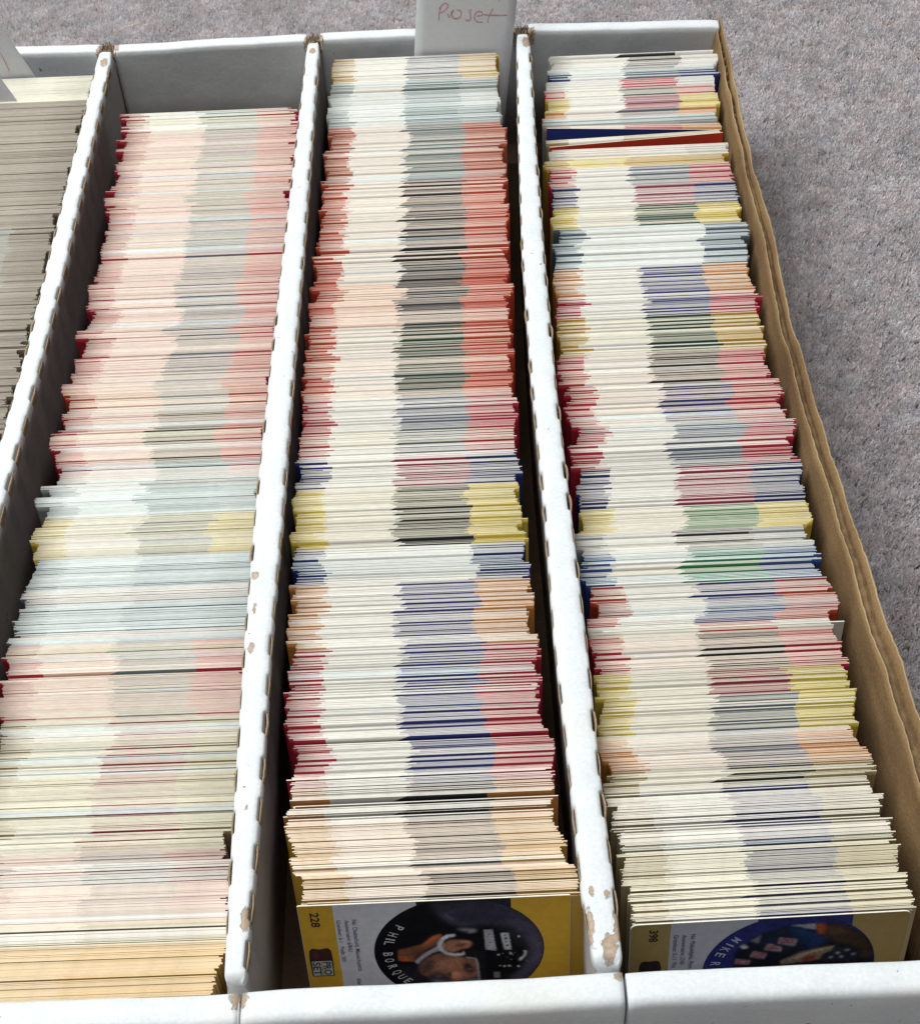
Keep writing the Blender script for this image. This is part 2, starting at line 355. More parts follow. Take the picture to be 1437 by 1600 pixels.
def tab_mesh(seed):
    r = random.Random(seed)
    n = 8
    verts, faces = [], []
    for i in range(n + 1):
        t = i / n
        y = (t - 0.5) * (DASH + 0.3)
        bulge = 0.55 * math.sin(math.pi * t) ** 0.7 + r.uniform(-0.08, 0.08)
        top = -0.75 - 1.0 * abs(2 * t - 1) ** 3 + r.uniform(-0.15, 0.15)
        verts += [(bulge - 0.1, y, -4.2), (bulge + 0.25, y, top - 0.5), (bulge - 0.05, y, top), (bulge - 0.55, y, top - 0.1), (bulge - 0.75, y, -4.2)]
    for i in range(n):
        for j in range(5):
            k = (j + 1) % 5
            faces.append((i * 5 + j, i * 5 + k, (i + 1) * 5 + k, (i + 1) * 5 + j))
    faces += [tuple(range(5))[::-1], tuple(n * 5 + j for j in range(5))]
    return mesh_from("tab", verts, faces, [M_TAB], False)
TABS = [tab_mesh(s) for s in range(5)]

for di, tab in enumerate(DIV):
    Lf = lambda y: lerp_table([(a, b) for a, b, c in tab], y)
    Rf = lambda y: lerp_table([(a, c) for a, b, c in tab], y)
    y1 = 525.5; y0 = (1.2, 1.6, 2.8)[di]
    rr = random.Random(40 + di)
    dashes = {}
    for side in (-1, 1):
        yy = 505 - (0 if side > 0 else 5) - di * 3
        L_ = []
        while yy > y0 + 8:
            d = 0.15 + 1.0 * rr.random() ** 1.4 * (1.0 if yy < 330 else 0.7)
            L_.append((yy + rr.uniform(-0.8, 0.8), d)); yy -= DPITCH
        dashes[side] = L_
    def notch(y, side):
        for c, d in dashes[side]:
            if abs(y - c) < DASH / 2: return 0.25 + d * 0.75
        return 0.0
    st = [y0]
    while st[-1] < y1: st.append(st[-1] + 0.9)
    wear = []
    def P(y):
        l, r = Lf(y), Rf(y); c = (l + r) / 2; hw = (r - l) / 2
        l += wob(y, di + 1, 0.15, 9); r += wob(y, di + 5, 0.15, 8)
        nl, nr = notch(y, -1), notch(y, 1)
        eb = max(0.0, 1 - (y - y0) / 3.0); ef = max(0.0, 1 - (y1 - y) / 5.0)
        drop = 2.6 * eb ** 2 + 2.4 * ef ** 2
        sh = 1 - 0.30 * eb ** 2 - 0.35 * ef ** 2
        top = 0.35 + wob(y, di * 3, 0.22, 14) - drop
        b = min(hw, 3.9)
        pts = [(c - b, -72), (c - b, -30), (c - b - .1, -9), (c - hw * sh + nl * .9, -4.5), (c - hw * sh + nl, -1.8), (c - hw * sh + 0.3 + nl, -0.35 - drop * .5), (c - hw * .80 * sh + nl * 0.6, top - 0.22),
               (c - hw * .4 * sh, top - 0.05 + wob(y, di + 20, .1, 5)), (c + hw * .05, top), (c + hw * .45 * sh, top - 0.05 + wob(y, di + 30, .1, 6)), (c + hw * .80 * sh - nr * 0.6, top - 0.22), (c + hw * sh - 0.3 - nr, -0.35 - drop * .5), (c + hw * sh - nr, -1.8), (c + hw * sh - nr * .9, -4.5), (c + b + .1, -9), (c + b, -30), (c + b, -72)]
        for (x, z) in pts: wear.append(wear_at(x, y, WEAR[di]) if z > -6 else 0)
        return [(x, y, z) for x, z in pts]
    v, f = sweep(st, P)
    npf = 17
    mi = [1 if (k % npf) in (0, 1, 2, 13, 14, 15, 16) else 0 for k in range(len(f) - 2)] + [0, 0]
    dv = part("divider", mesh_from("divider", v, f, [M_BOARD, M_BOARD_SIDE_SHADE], True, mi, wear))
    for side in (-1, 1):
        for c, d in dashes[side]:
            x = (Rf(c) if side > 0 else Lf(c)) - side * (0.1 + (1.2 - d) * 0.12)
            dx = (Rf(c + 3) - Rf(c - 3)) / 6 if side > 0 else (Lf(c + 3) - Lf(c - 3)) / 6
            o = link("tab", rr.choice(TABS), dv, (x * MM, c * MM, 0), (0, 0, (0 if side > 0 else math.pi) - math.atan(dx)))
            o.scale = (0.3 + d * 0.6, 1, 1)
    # frayed cardboard where the divider is hooked into the slot of the back wall
    verts, faces = [], []
    cx = (Lf(522) + Rf(522)) / 2
    for k in range(46):
        a = rr.uniform(0, math.pi * 2)
        px = cx + rr.uniform(-4.4, 4.6); py = 526.0 + rr.uniform(-2.5, 6.5) - abs(px - cx) * 0.7
        h = rr.uniform(1.0, 3.4); w = rr.uniform(0.3, 0.9)
        q = len(verts)
        tx, ty = px + rr.uniform(-1.6, 1.6), py + rr.uniform(-1.4, 1.2)
        verts += [(px - w * math.cos(a), py - w * math.sin(a), -3.2), (px + w * math.cos(a), py + w * math.sin(a), -3.0), (tx + .3, ty, -3.2 + h + 1.0), (tx - 0.2, ty + .2, -3.4 + h + 1.1), (px + .35 * math.sin(a), py + .35 * math.cos(a), -3.2)]
        faces += [(q, q + 1, q + 2, q + 3), (q + 1, q + 4, q + 2), (q + 4, q, q + 3)]
    fr = part("frayed_edge", mesh_from("frayed_edge", verts, faces, [M_TAB]), box)
    fr['kind'] = 'stuff'
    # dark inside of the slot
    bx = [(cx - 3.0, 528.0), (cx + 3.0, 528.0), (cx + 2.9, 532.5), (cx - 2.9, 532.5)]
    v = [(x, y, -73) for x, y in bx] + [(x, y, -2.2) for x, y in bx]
    part("slot_core", mesh_from("slot_core", v, [(3, 2, 1, 0), (4, 5, 6, 7), (0, 1, 5, 4), (1, 2, 6, 5), (2, 3, 7, 6), (3, 0, 4, 7)], [M_CORE_GAP_SHADE]))

# side walls ---------------------------------------------------------------
XO = [(533, 216.0), (484, 216.2), (455, 215.2), (425, 213.6), (403, 213.5), (330, 213.0), (246, 213.4), (176, 214.8), (117, 218.6), (85, 220.5), (40, 223), (-11, 224)]
XO_M = lambda y: lerp_table(XO, y)
def side_sheet(name, off, thick, zt, mats, seed, step=2.0, waves=None, gap=0.0):
    st = list(np.arange(-10.0, 533.0, step))
    def P(y):
        x = XO_M(y) + off(y) + wob(y, 31, 1.3, 31)
        z = zt + wob(y, seed, 1.1, 19) + wob(y, seed + 3, 0.45, 4.3) + wob(y, seed + 6, 0.3, 1.1)
        wv = waves(y) if waves else 0
        lean = lambda zz: (zz / 72.0) * 5.0 + wob(y, seed, 0.5, 25) * (0.3 if zz > -20 else 0) + math.sin(min(1, -zz / 40) * 3.14) * -0.8
        zs = [-73, -45, -22, -10, -5, z]
        a = [(x + lean(q) + wv, y, q) for q in zs]
        b = [(x + thick + lean(q) + wv, y, q) for q in zs[::-1]]
        return a + b
    v, f = sweep(st, P)
    n = 12
    mi = []
    for i in range(len(st) - 1):
        for j in range(n): mi.append(0 if j < 5 else (1 if j == 5 else (2 if j < 11 else 0)))
    mi += [0, 0]
    return mesh_from(name, v, f, mats, True, mi)
def core_mesh():
    """crushed fluting between the two liners; open flutes show near the far end"""
    st = list(np.arange(-10.0, 532.5, 0.8))
    def P(y):
        xo = XO_M(y) + wob(y, 31, 1.3, 31); th = thickn(y)
        op = min(1, max(0, (y - 420) / 30))
        fl = 0.5 + 0.5 * math.sin(y * 2 * math.pi / 7.5)
        z = -3.6 + wob(y, 9, 0.7, 6) - op * 7 * (1 - fl) ** 1.5 - (1 - op) * 0.7 * fl
        lean = lambda zz: (zz / 72.0) * 5.0
        a, c = xo - th + 0.45, xo - 0.75
        return [(a + lean(-73), y, -73), (a + lean(-12), y, -12), (a + lean(z), y, z - .2), ((a + c) / 2, y, z), (c + lean(z), y, z - 1.3), (c + lean(-12), y, -12), (c + lean(-73), y, -73)]
    v, f = sweep(st, P)
    return mesh_from("fluted_core", v, f, [M_CORE], False)
sw = link("side_wall", None, box, (0, 0, -BASE_Z * MM))
def thickn(y): return lerp_table([(533, 3.2), (420, 3.6), (300, 4.6), (176, 5.2), (85, 6.2), (0, 6.5)], y)
link("inner_liner", side_sheet("inner_liner", lambda y: -thickn(y), 0.5, -1.6, [M_KRAFT, M_KRAFT_EDGE, M_KRAFT], 2), sw)
link("outer_liner", side_sheet("outer_liner", lambda y: -0.7, 0.7, 0.0, [M_KRAFT, M_KRAFT_EDGE, M_BOARD], 5), sw)
link("fluted_core", core_mesh(), sw)
lw = part("side_wall", mesh_from("side_wall", *sweep([-11.0, 534.0], lambda y: [(-216, y, -74), (-213, y, -74), (-213, y, 0), (-216, y, 0)]), [M_BOARD]))
part("bottom", mesh_from("bottom", *sweep([-11.5, 532.5], lambda y: [(-214, y, -75), (208, y, -75), (208, y, -71), (-214, y, -71)]), [M_CORE_GAP_SHADE]))  # floor colour darkened to stand in for shade deep in the gaps

# ------------------------------------------------------------------ the cards
CW, CH, CT = 86.0, 61.5, 0.42
INK = dict(royal=(.035, .055, .26), scarlet=(.78, .07, .035), gold=(.50, .29, .035), orange=(.60, .25, .06), yellow=(.68, .52, .08), crimson=(.46, .025, .05), red=(.50, .06, .03),
           brick=(.42, .10, .06), navy=(.022, .032, .15), blue=(.03, .08, .27), silver=(.30, .34, .34), teal=(.12, .17, .17),
           tan=(.36, .28, .14), white=(.72, .715, .67), black=(.016, .019, .022), dgreen=(.015, .05, .035), green=(.02, .17, .08),
           maroon=(.26, .03, .07), slate=(.10, .125, .17), grey=(.68, .655, .60), pink=(.62, .38, .36), khaki=(.20, .16, .11), peach=(.66, .44, .33))
EDG = dict(W=(.80, .765, .695), C=(.78, .735, .59), P=(.81, .69, .585), G=(.74, .80, .77), T=(.70, .54, .35), K=(.46, .42, .36))
WORD = dict(royal='navy', scarlet='red', gold="gold", orange="orange", yellow="yellow", crimson="crimson", red="red", brick="brick red", navy="navy", blue="blue", silver="silver",
            tan="tan", white="white", slate="slate blue", khaki="khaki")
# (y from, y to, border ink, photo ink, text-area ink, edge stock, tint of the edge)
SEG = {
 3: [(516, 494, 'gold', 'slate', 'grey', 'W', .10), (494, 480, 'silver', 'teal', 'grey', 'G', .25), (480, 468, 'white', 'silver', 'grey', 'G', .2), (468, 453, 'silver', 'teal', 'grey', 'G', .3),
     (453, 407, 'brick', 'teal', 'grey', 'P', .45), (407, 330, 'red', 'black', 'grey', 'P', .42), (330, 300, 'red', 'black', 'peach', 'P', .40), (300, 256, 'red', 'dgreen', 'grey', 'P', .38),
     (256, 224, 'crimson', 'slate', 'grey', 'W', .30), (224, 205, 'navy', 'maroon', 'grey', 'W', .22), (205, 175, 'yellow', 'black', 'grey', 'C', .45),
     (175, 157, 'navy', 'white', 'grey', 'G', .22), (157, 127, 'orange', 'navy', 'grey', 'W', .28), (127, 100, 'crimson', 'navy', 'grey', 'W', .26), (100, 71, 'crimson', 'navy', 'grey', 'W', .30),
     (71, 57, 'orange', 'black', 'grey', 'W', .30), (57, 0, 'gold', 'black', 'grey', 'P', .25)],
 4: [(512, 496, 'white', 'black', 'white', 'W', .12), (496, 488, 'navy', 'slate', 'white', 'G', .2), (488, 479, 'white', 'crimson', 'white', 'W', .3), (479, 471, 'crimson', 'black', 'grey', 'W', .3),
     (471, 458, 'yellow', 'maroon', 'white', 'W', .45), (458, 452, 'orange', 'slate', 'grey', 'P', .25), (452, 444, 'silver', 'silver', 'silver', 'G', .25),
     (444, 436.5, 'orange', 'crimson', 'grey', 'P', .2), (436.5, 426.6, 'tan', 'tan', 'grey', 'C', .2), (426.6, 418, 'white', 'white', 'grey', 'P', .2), (418, 410, 'gold', 'gold', 'yellow', 'C', .3),
     (410, 393.5, 'crimson', 'slate', 'grey', 'W', .30), (393.5, 378.6, 'navy', 'maroon', 'grey', 'W', .25), (378.6, 364, 'yellow', 'dgreen', 'grey', 'C', .40),
     (364, 335, 'slate', 'white', 'grey', 'G', .3), (335, 316, 'orange', 'navy', 'grey', 'W', .33), (316, 301, 'crimson', 'navy', 'grey', 'W', .32), (301, 277, 'gold', 'dgreen', 'grey', 'C', .36),
     (277, 257, 'crimson', 'black', 'grey', 'P', .30), (257, 236, 'crimson', 'navy', 'grey', 'P', .28), (236, 210, 'crimson', 'slate', 'grey', 'W', .30), (210, 190, 'navy', 'maroon', 'grey', 'W', .22),
     (190, 176.9, 'yellow', 'green', 'grey', 'C', .32), (176.9, 167, 'silver', 'black', 'grey', 'W', .2), (167, 152, 'blue', 'green', 'grey', 'G', .2), (152, 133, 'red', 'navy', 'grey', 'W', .32),
     (133, 128.8, 'white', 'crimson', 'white', 'W', .25), (128.8, 112, 'crimson', 'black', 'grey', 'P', .26), (112, 101.5, 'yellow', 'maroon', 'grey', 'C', .35), (101.5, 86, 'yellow', 'slate', 'grey', 'C', .32),
     (86, 73.5, 'orange', 'slate', 'grey', 'P', .28), (73.5, 66, 'tan', 'black', 'grey', 'C', .3), (66, 45, 'tan', 'navy', 'grey', 'W', .22), (45, 0, 'tan', 'navy', 'grey', 'C', .28)],
 2: [(475, 456, 'crimson', 'teal', 'white', 'C', .14), (456, 415, 'crimson', 'slate', 'pink', 'P', .18), (415, 380, 'crimson', 'teal', 'pink', 'P', .22), (380, 269, 'crimson', 'slate', 'pink', 'P', .22),
     (269, 253, 'red', 'silver', 'peach', 'P', .2), (253, 215, 'crimson', 'dgreen', 'pink', 'P', .26), (215, 196, 'silver', 'teal', 'white', 'G', .2), (196, 175, 'yellow', 'teal', 'white', 'C', .15),
     (175, 134, 'slate', 'slate', 'silver', 'G', .15), (134, 101, 'crimson', 'teal', 'peach', 'P', .22), (101, 78, 'tan', 'maroon', 'white', 'C', .16), (78, 62, 'tan', 'maroon', 'tan', 'C', .20),
     (62, 50, 'tan', 'maroon', 'white', 'C', .14), (50, 25, 'maroon', 'slate', 'pink', 'P', .16), (25, 18, 'tan', 'tan', 'tan', 'C', .25), (18, 0, 'gold', 'gold', 'tan', 'T', .15)],
 1: [(512, 488, 'white', 'white', 'white', 'C', .05), (488, 462, 'khaki', 'khaki', 'khaki', 'K', .2), (462, 380, 'khaki', 'khaki', 'silver', 'K', .2), (380, 160, 'khaki', 'silver', 'khaki', 'K', .2)],
}
CEN = {
 3: [(515, 52.5), (450, 52.9), (395, 51.6), (350, 51.6), (305, 50.3), (260, 50.6), (227, 50), (200, 49.2), (178, 50), (155, 50.4), (127, 50.6), (92, 53), (60, 55.3), (45, 57.6), (30, 60.4)],
 4: [(511, 167), (488, 164.8), (446, 161.5), (413, 161), (400, 162), (377, 161), (340, 159), (316, 160), (300, 158.5), (267, 156.3), (237, 159.5), (215, 159.3), (190, 158.5), (172, 157), (156, 158.6), (140, 161), (127, 158), (112, 158.5), (92, 157.5), (75, 159.5), (52, 160), (28, 161), (18, 162)],
 2: [(474, -51.5), (428, -49.8), (358, -48.6), (313, -48), (234, -48.2), (173, -48.1), (112, -48.4), (0, -48)],
 1: [(512, -160), (400, -159.8), (160, -159.8)],
}
RANGE = {3: (29.35, 516.5), 4: (19.7, 511.5), 2: (-0.6, 473.5), 1: (170.0, 511.0)}
LEAN = {3: lambda y: 10 - 3 * min(1, max(0, (y - 30) / 60)), 4: lambda y: 10 - 3 * min(1, max(0, (y - 20) / 60)), 2: lambda y: 1.0 + 3 * min(1, y / 100), 1: lambda y: 4.0}
FRAC = [0.0, 0.13, 0.45, 0.775, 1.0]

def mixv(a, b, t): return tuple(a[i] * (1 - t) + b[i] * t for i in range(3))

def make_specs(row):
    r = random.Random(100 + row)
    lo, hi = RANGE[row]
    y = lo
    out = []
    gst = None; gx = 0.0; gd = 0.0; gleft = 0; gh = 0.0; gb = 1.0; gyaw = 0.0; hleft = 0; bleft = 0; gti = 1.0
    base_h = {3: -7.2, 4: -7.2, 2: -7.4, 1: -6.6}[row]
    flush = row in (1, 2)
    while y < hi:
        seg = next((s for s in SEG[row] if s[1] <= y < s[0]), SEG[row][-1] if y < SEG[row][-1][0] else SEG[row][0])
        if gleft <= 0:
            gleft = r.randint(3, 22) if r.random() < .75 else r.randint(1, 3)
            gx = r.gauss(0, 1.1); gyaw = r.gauss(0, 0.10)
            gx = max(-2.2, min(2.2, gx)); gd = r.uniform(-.14, .14)
            if row == 2 and r.random() < .35: gx -= r.uniform(2.0, 4.5)
        if hleft <= 0:
            q = r.random()
            if q < (.60 if flush else .42): gh = r.gauss(0, .10); hleft = r.randint(2, 9) if flush else r.randint(1, 4)
            elif q < .88: gh = -abs(r.gauss(.6 if flush else .85, .35)); hleft = 1 if r.random() < .7 else 2
            else: gh = abs(r.gauss(.45, .18)); hleft = r.randint(1, 3)
        if bleft <= 0:
            gb = r.gauss(1.0, .055); gti = r.uniform(.35, 1.6); bleft = r.randint(2, 9)
            gst = r.choice('WCWG') if r.random() < (.28 if row == 2 else .18) and row != 1 else None
        gx = max(-2.6 if row != 2 else -5, min(2.6, gx + gd)); gleft -= 1; hleft -= 1; bleft -= 1
        t = CT * r.uniform(.82, 1.16)
        x = lerp_table(CEN[row], y) + gx + r.gauss(0, .3)
        if r.random() < .035: x += r.choice([-1, 1]) * r.uniform(.6, 1.9)
        h = base_h + gh + r.gauss(0, .02 if flush else .03) + wob(y, row, .3, 30)
        gap = r.uniform(.002, .010)
        if not flush:
            if r.random() < (.30 if y > 70 else .22): gap += r.uniform(.06, .34) * (1 if y > 70 else .6)
            if r.random() < .012: gap += r.uniform(.5, 1.1)
        else:
            if r.random() < .15: gap += r.uniform(.06, .26)
        if row == 4 and 212.5 < y < 213.2: gap += 1.7
        if gst and seg[5] in 'WPCG': seg = seg[:5] + (gst,) + seg[6:]
        out.append(dict(row=row, x=x, y=y, h=h, t=t, yaw=gyaw + r.gauss(0, .02) + (lerp_table([(0, 1.1), (40, 1.0), (150, .3), (600, 0)], y) if row == 4 else lerp_table([(0, .4), (60, .35), (150, 0), (600, 0)], y) if row == 3 else 0), lean=LEAN[row](y), seg=seg, b=gb * r.uniform(.96, 1.04), ti=gti * r.uniform(.75, 1.25),
                        f1=r.gauss(0, .012) + (.03 if 62 > y > 30 else 0), f2=r.gauss(0, .012), f3=r.gauss(0, .008), w=CW + r.uniform(-.15, .15)))
        y += t + gap
    return out

def card_geometry(s, colours=None):
    """verts, quads, material index, colour per quad in card space: x across, y thickness (front = -y), z up from the bottom edge"""
    bi, ph, tx, st, tint = s['seg'][2:7]
    W, t, H = s['w'], s['t'], CH
    fr = [FRAC[0], FRAC[1] + s['f1'], FRAC[2] + s['f2'], FRAC[3] + s['f3'], 1.0]
    inks = [INK[bi], INK[tx], INK[ph], INK[bi]]
    edge = EDG[st]
    v = []
    for k, f in enumerate(fr):
        x = (f - .5) * W
        sk = -1.1 if k == 2 else 0       # the round photo field widens downwards
        v += [(x, -t / 2, H), (x, t / 2, H), (x, -t / 2, H - 2.5), (x, -t / 2, 0), (x, t / 2, 0)]
        if k == 2:
            v[-3] = (x - 5, -t / 2, H - 2.5); v[-2] = (x - 14, -t / 2, 0)
    q, mi, c = [], [], []
    tw = [1.0, .42, 1.2, 1.3]
    for k in range(4):
        a, b = k * 5, (k + 1) * 5
        q.append((a + 2, b + 2, b, a)); mi.append(1); c.append(inks[k])
        q.append((a + 3, b + 3, b + 2, a + 2)); mi.append(1); c.append(inks[k])
        q.append((a, b, b + 1, a + 1)); mi.append(0)
        c.append(tuple(min(.92, e * s['b']) for e in mixv(edge, inks[k], min(.85, tint * tw[k] * s['ti'] * .9))))
    q.append((21, 1, 4, 24)[::1]); mi.append(1); c.append(INK['silver'])
    e = tuple(x * .9 for x in mixv(edge, inks[0], .25))
    q.append((0, 1, 4, 3)[::-1]); mi.append(0); c.append(e)
    q.append((20, 21, 24, 23)); mi.append(0); c.append(e)
    return v, q, mi, c

def card_matrix(s):
    """from card space to world millimetres, top edge at (x, y, h)"""
    R = Euler((-math.radians(s['lean']), 0, math.radians(s['yaw'])), 'XYZ').to_matrix()
    top = Vector((s['x'], s['y'], s['h']))
    loc = top - R @ Vector((0, 0, CH))
    return R, loc

def card_mesh(name, s):
    v, q, mi, c = card_geometry(s)
    me = mesh_from(name, v, q, [M_EDGE, M_PRINT], False, mi)
    ca = me.color_attributes.new("col", 'FLOAT_COLOR', 'CORNER')
    ca.data.foreach_set("color", np.repeat(np.concatenate([np.array(c), np.ones((len(c), 1))], 1), 4, 0).astype(np.float32).ravel())
    return me

ONES = ["", "first", "second", "third", "fourth", "fifth", "sixth", "seventh", "eighth", "ninth", "tenth", "eleventh", "twelfth", "thirteenth",
        "fourteenth", "fifteenth", "sixteenth", "seventeenth", "eighteenth", "nineteenth"]
TENS = ["", "", "twenty", "thirty", "forty", "fifty", "sixty", "seventy", "eighty", "ninety"]
TENTH = ["", "", "twentieth", "thirtieth", "fortieth", "fiftieth", "sixtieth", "seventieth", "eightieth", "ninetieth"]
def ordinal(n):
    if n >= 100: return "hundredth" if n == 100 else "hundred and " + ordinal(n - 100)
    if n < 20: return ONES[n]
    return TENTH[n // 10] if n % 10 == 0 else TENS[n // 10] + "-" + ONES[n % 10]

PHW = dict(slate="slate", teal="teal", black="black", navy="navy", maroon="maroon", green="green", gold="gold", tan="tan", silver="silver")
specs = {r: make_specs(r) for r in (1, 2, 3, 4)}

# the two odd cards left fanned open at the back of the fourth row
def fan(sp):
    keep = []
    for s in sp:
        if 426.9 < s['y'] < 446.2:
            continue
        keep.append(s)
    base = dict(row=4, t=.5, lean=7, b=1.0, ti=1.0, f1=0, f2=0, f3=0, w=CW)
    r = random.Random(4)
    ex = [dict(base, x=161.5, y=441.2, h=-7.0, yaw=-4.9, seg=(0, 0, 'royal', 'royal', 'royal', 'P', .08), special="card fanned open with plain navy face, far end of rightmost row")]
    yy = 435.6
    for k in range(5):
        ex.append(dict(base, x=160.3 + r.gauss(0, .3), y=yy - k * .55, h=-7.1 + r.gauss(0, .06), yaw=2.2, seg=(0, 0, 'tan', 'tan', 'grey', 'C', .15), b=r.uniform(.95, 1.05)))
    ex.append(dict(base, x=161.8, y=431.5, h=-6.8, yaw=4.3, seg=(0, 0, 'scarlet', 'scarlet', 'scarlet', 'P', .10), special="card fanned open with plain red face, far end of rightmost row"))
    for k in range(4):
        ex.append(dict(base, x=161.6 + r.gauss(0, .3), y=442.9 + k * .6, h=-7.1 + r.gauss(0, .06), yaw=-3.6 + k * .6, seg=(0, 0, 'orange', 'crimson', 'grey', 'P', .2)))
    return keep + ex
specs[4] = fan(specs[4])
# cards that stick out of their row
def stick(row, y, dx, dh, seg=None, label=None):
    s = min(specs[row], key=lambda q: abs(q['y'] - y))
    s['x'] = lerp_table(CEN[row], y) + dx; s['h'] += dh
    if seg: s['seg'] = seg
    if label: s['special'] = label
stick(4, 130.5, 3.6, .2, (0, 0, 'white', 'white', 'white', 'W', .05), "white card pushed out to the right of the row beside the brown side wall")
stick(3, 151.5, 1.9, .2, None, "orange bordered card with its right end out, behind another such card in the middle")
stick(3, 144.5, 2.2, .2, None, "nearer of two orange bordered cards whose right ends stick out in the middle row")
stick(3, 125.5, 2.0, .1, None, "crimson bordered card sticking out right where the orange cards end")
stick(3, 56.2, -2.6, .5, None, "gold bordered card standing out to the left where the next packed cards begin")
for s in specs[3]:
    if 100 < s['y'] < 127 and random.random() < .12: s['x'] += 1.5
    

INDIV = {3: 100, 4: 100, 2: 88}
packed = []
count = 0
for row in (2, 3, 4, 1):
    sp = sorted(specs[row], key=lambda q: q['y'])
    for i, s in enumerate(sp):
        if s.get('special') or i < INDIV.get(row, 0):
            R, loc = card_matrix(s)
            o = link("trading_card", card_mesh("trading_card", s))
            o.matrix_world = Matrix.Translation(loc * MM) @ R.to_4x4()
            b = WORD.get(s['seg'][2], s['seg'][2])
            if s.get('special'): lab = s['special']
            elif row == 3: lab = f"{b} bordered card, {ordinal(i + 1)} behind the front one numbered 228"
            elif row == 4: lab = f"{b} bordered card, {ordinal(i + 1)} behind the front one numbered 398"
            else: lab = f"{b} bordered card, {ordinal(i + 1)} from the front wall, left of card 228"
            tag(o, lab, "trading card", {1: "cards in the leftmost row", 2: "cards in the second row", 3: "cards in the middle row with the number 228", 4: "cards in the rightmost row"}[row])
            count += 1
        else:
            packed.append(s)
# everything farther back: one object
V, Q, MI, C = [], [], [], []
off = 0
for s in packed:
    v, q, mi, c = card_geometry(s)
    R, loc = card_matrix(s)
    A = np.array(v) @ np.array(R).T + np.array(loc)
    V.append(A); Q.append(np.array(q) + off); MI += mi; C += c; off += len(v)
V = np.concatenate(V) * MM; Q = np.concatenate(Q)
me = bpy.data.meshes.new("packed_cards")
me.vertices.add(len(V)); me.vertices.foreach_set("co", V.ravel())
me.loops.add(Q.size); me.loops.foreach_set("vertex_index", Q.ravel())
me.polygons.add(len(Q)); me.polygons.foreach_set("loop_start", np.arange(len(Q)) * 4)
me.materials.append(M_EDGE); me.materials.append(M_PRINT)
me.polygons.foreach_set("material_index", MI)
me.update(calc_edges=True)
ca = me.color_attributes.new("col", 'FLOAT_COLOR', 'CORNER')
ca.data.foreach_set("color", np.repeat(np.concatenate([np.array(C), np.ones((len(C), 1))], 1), 4, 0).astype(np.float32).ravel())
tag(link("packed_cards", me), "long rows of tightly packed trading cards farther back in the box", "trading cards", None, "stuff")

# ------------------------------------------------------------------ the two front cards, face to the camera
def rounded_rect(w, h, r, n=5):
    pts = []
    for cx, cy, a0 in ((w - r, h - r, 0), (r, h - r, 90), (r, r, 180), (w - r, r, 270)):
        for k in range(n + 1):
            a = math.radians(a0 + 90 * k / n)
            pts.append((cx + r * math.cos(a), cy + r * math.sin(a)))
    return pts

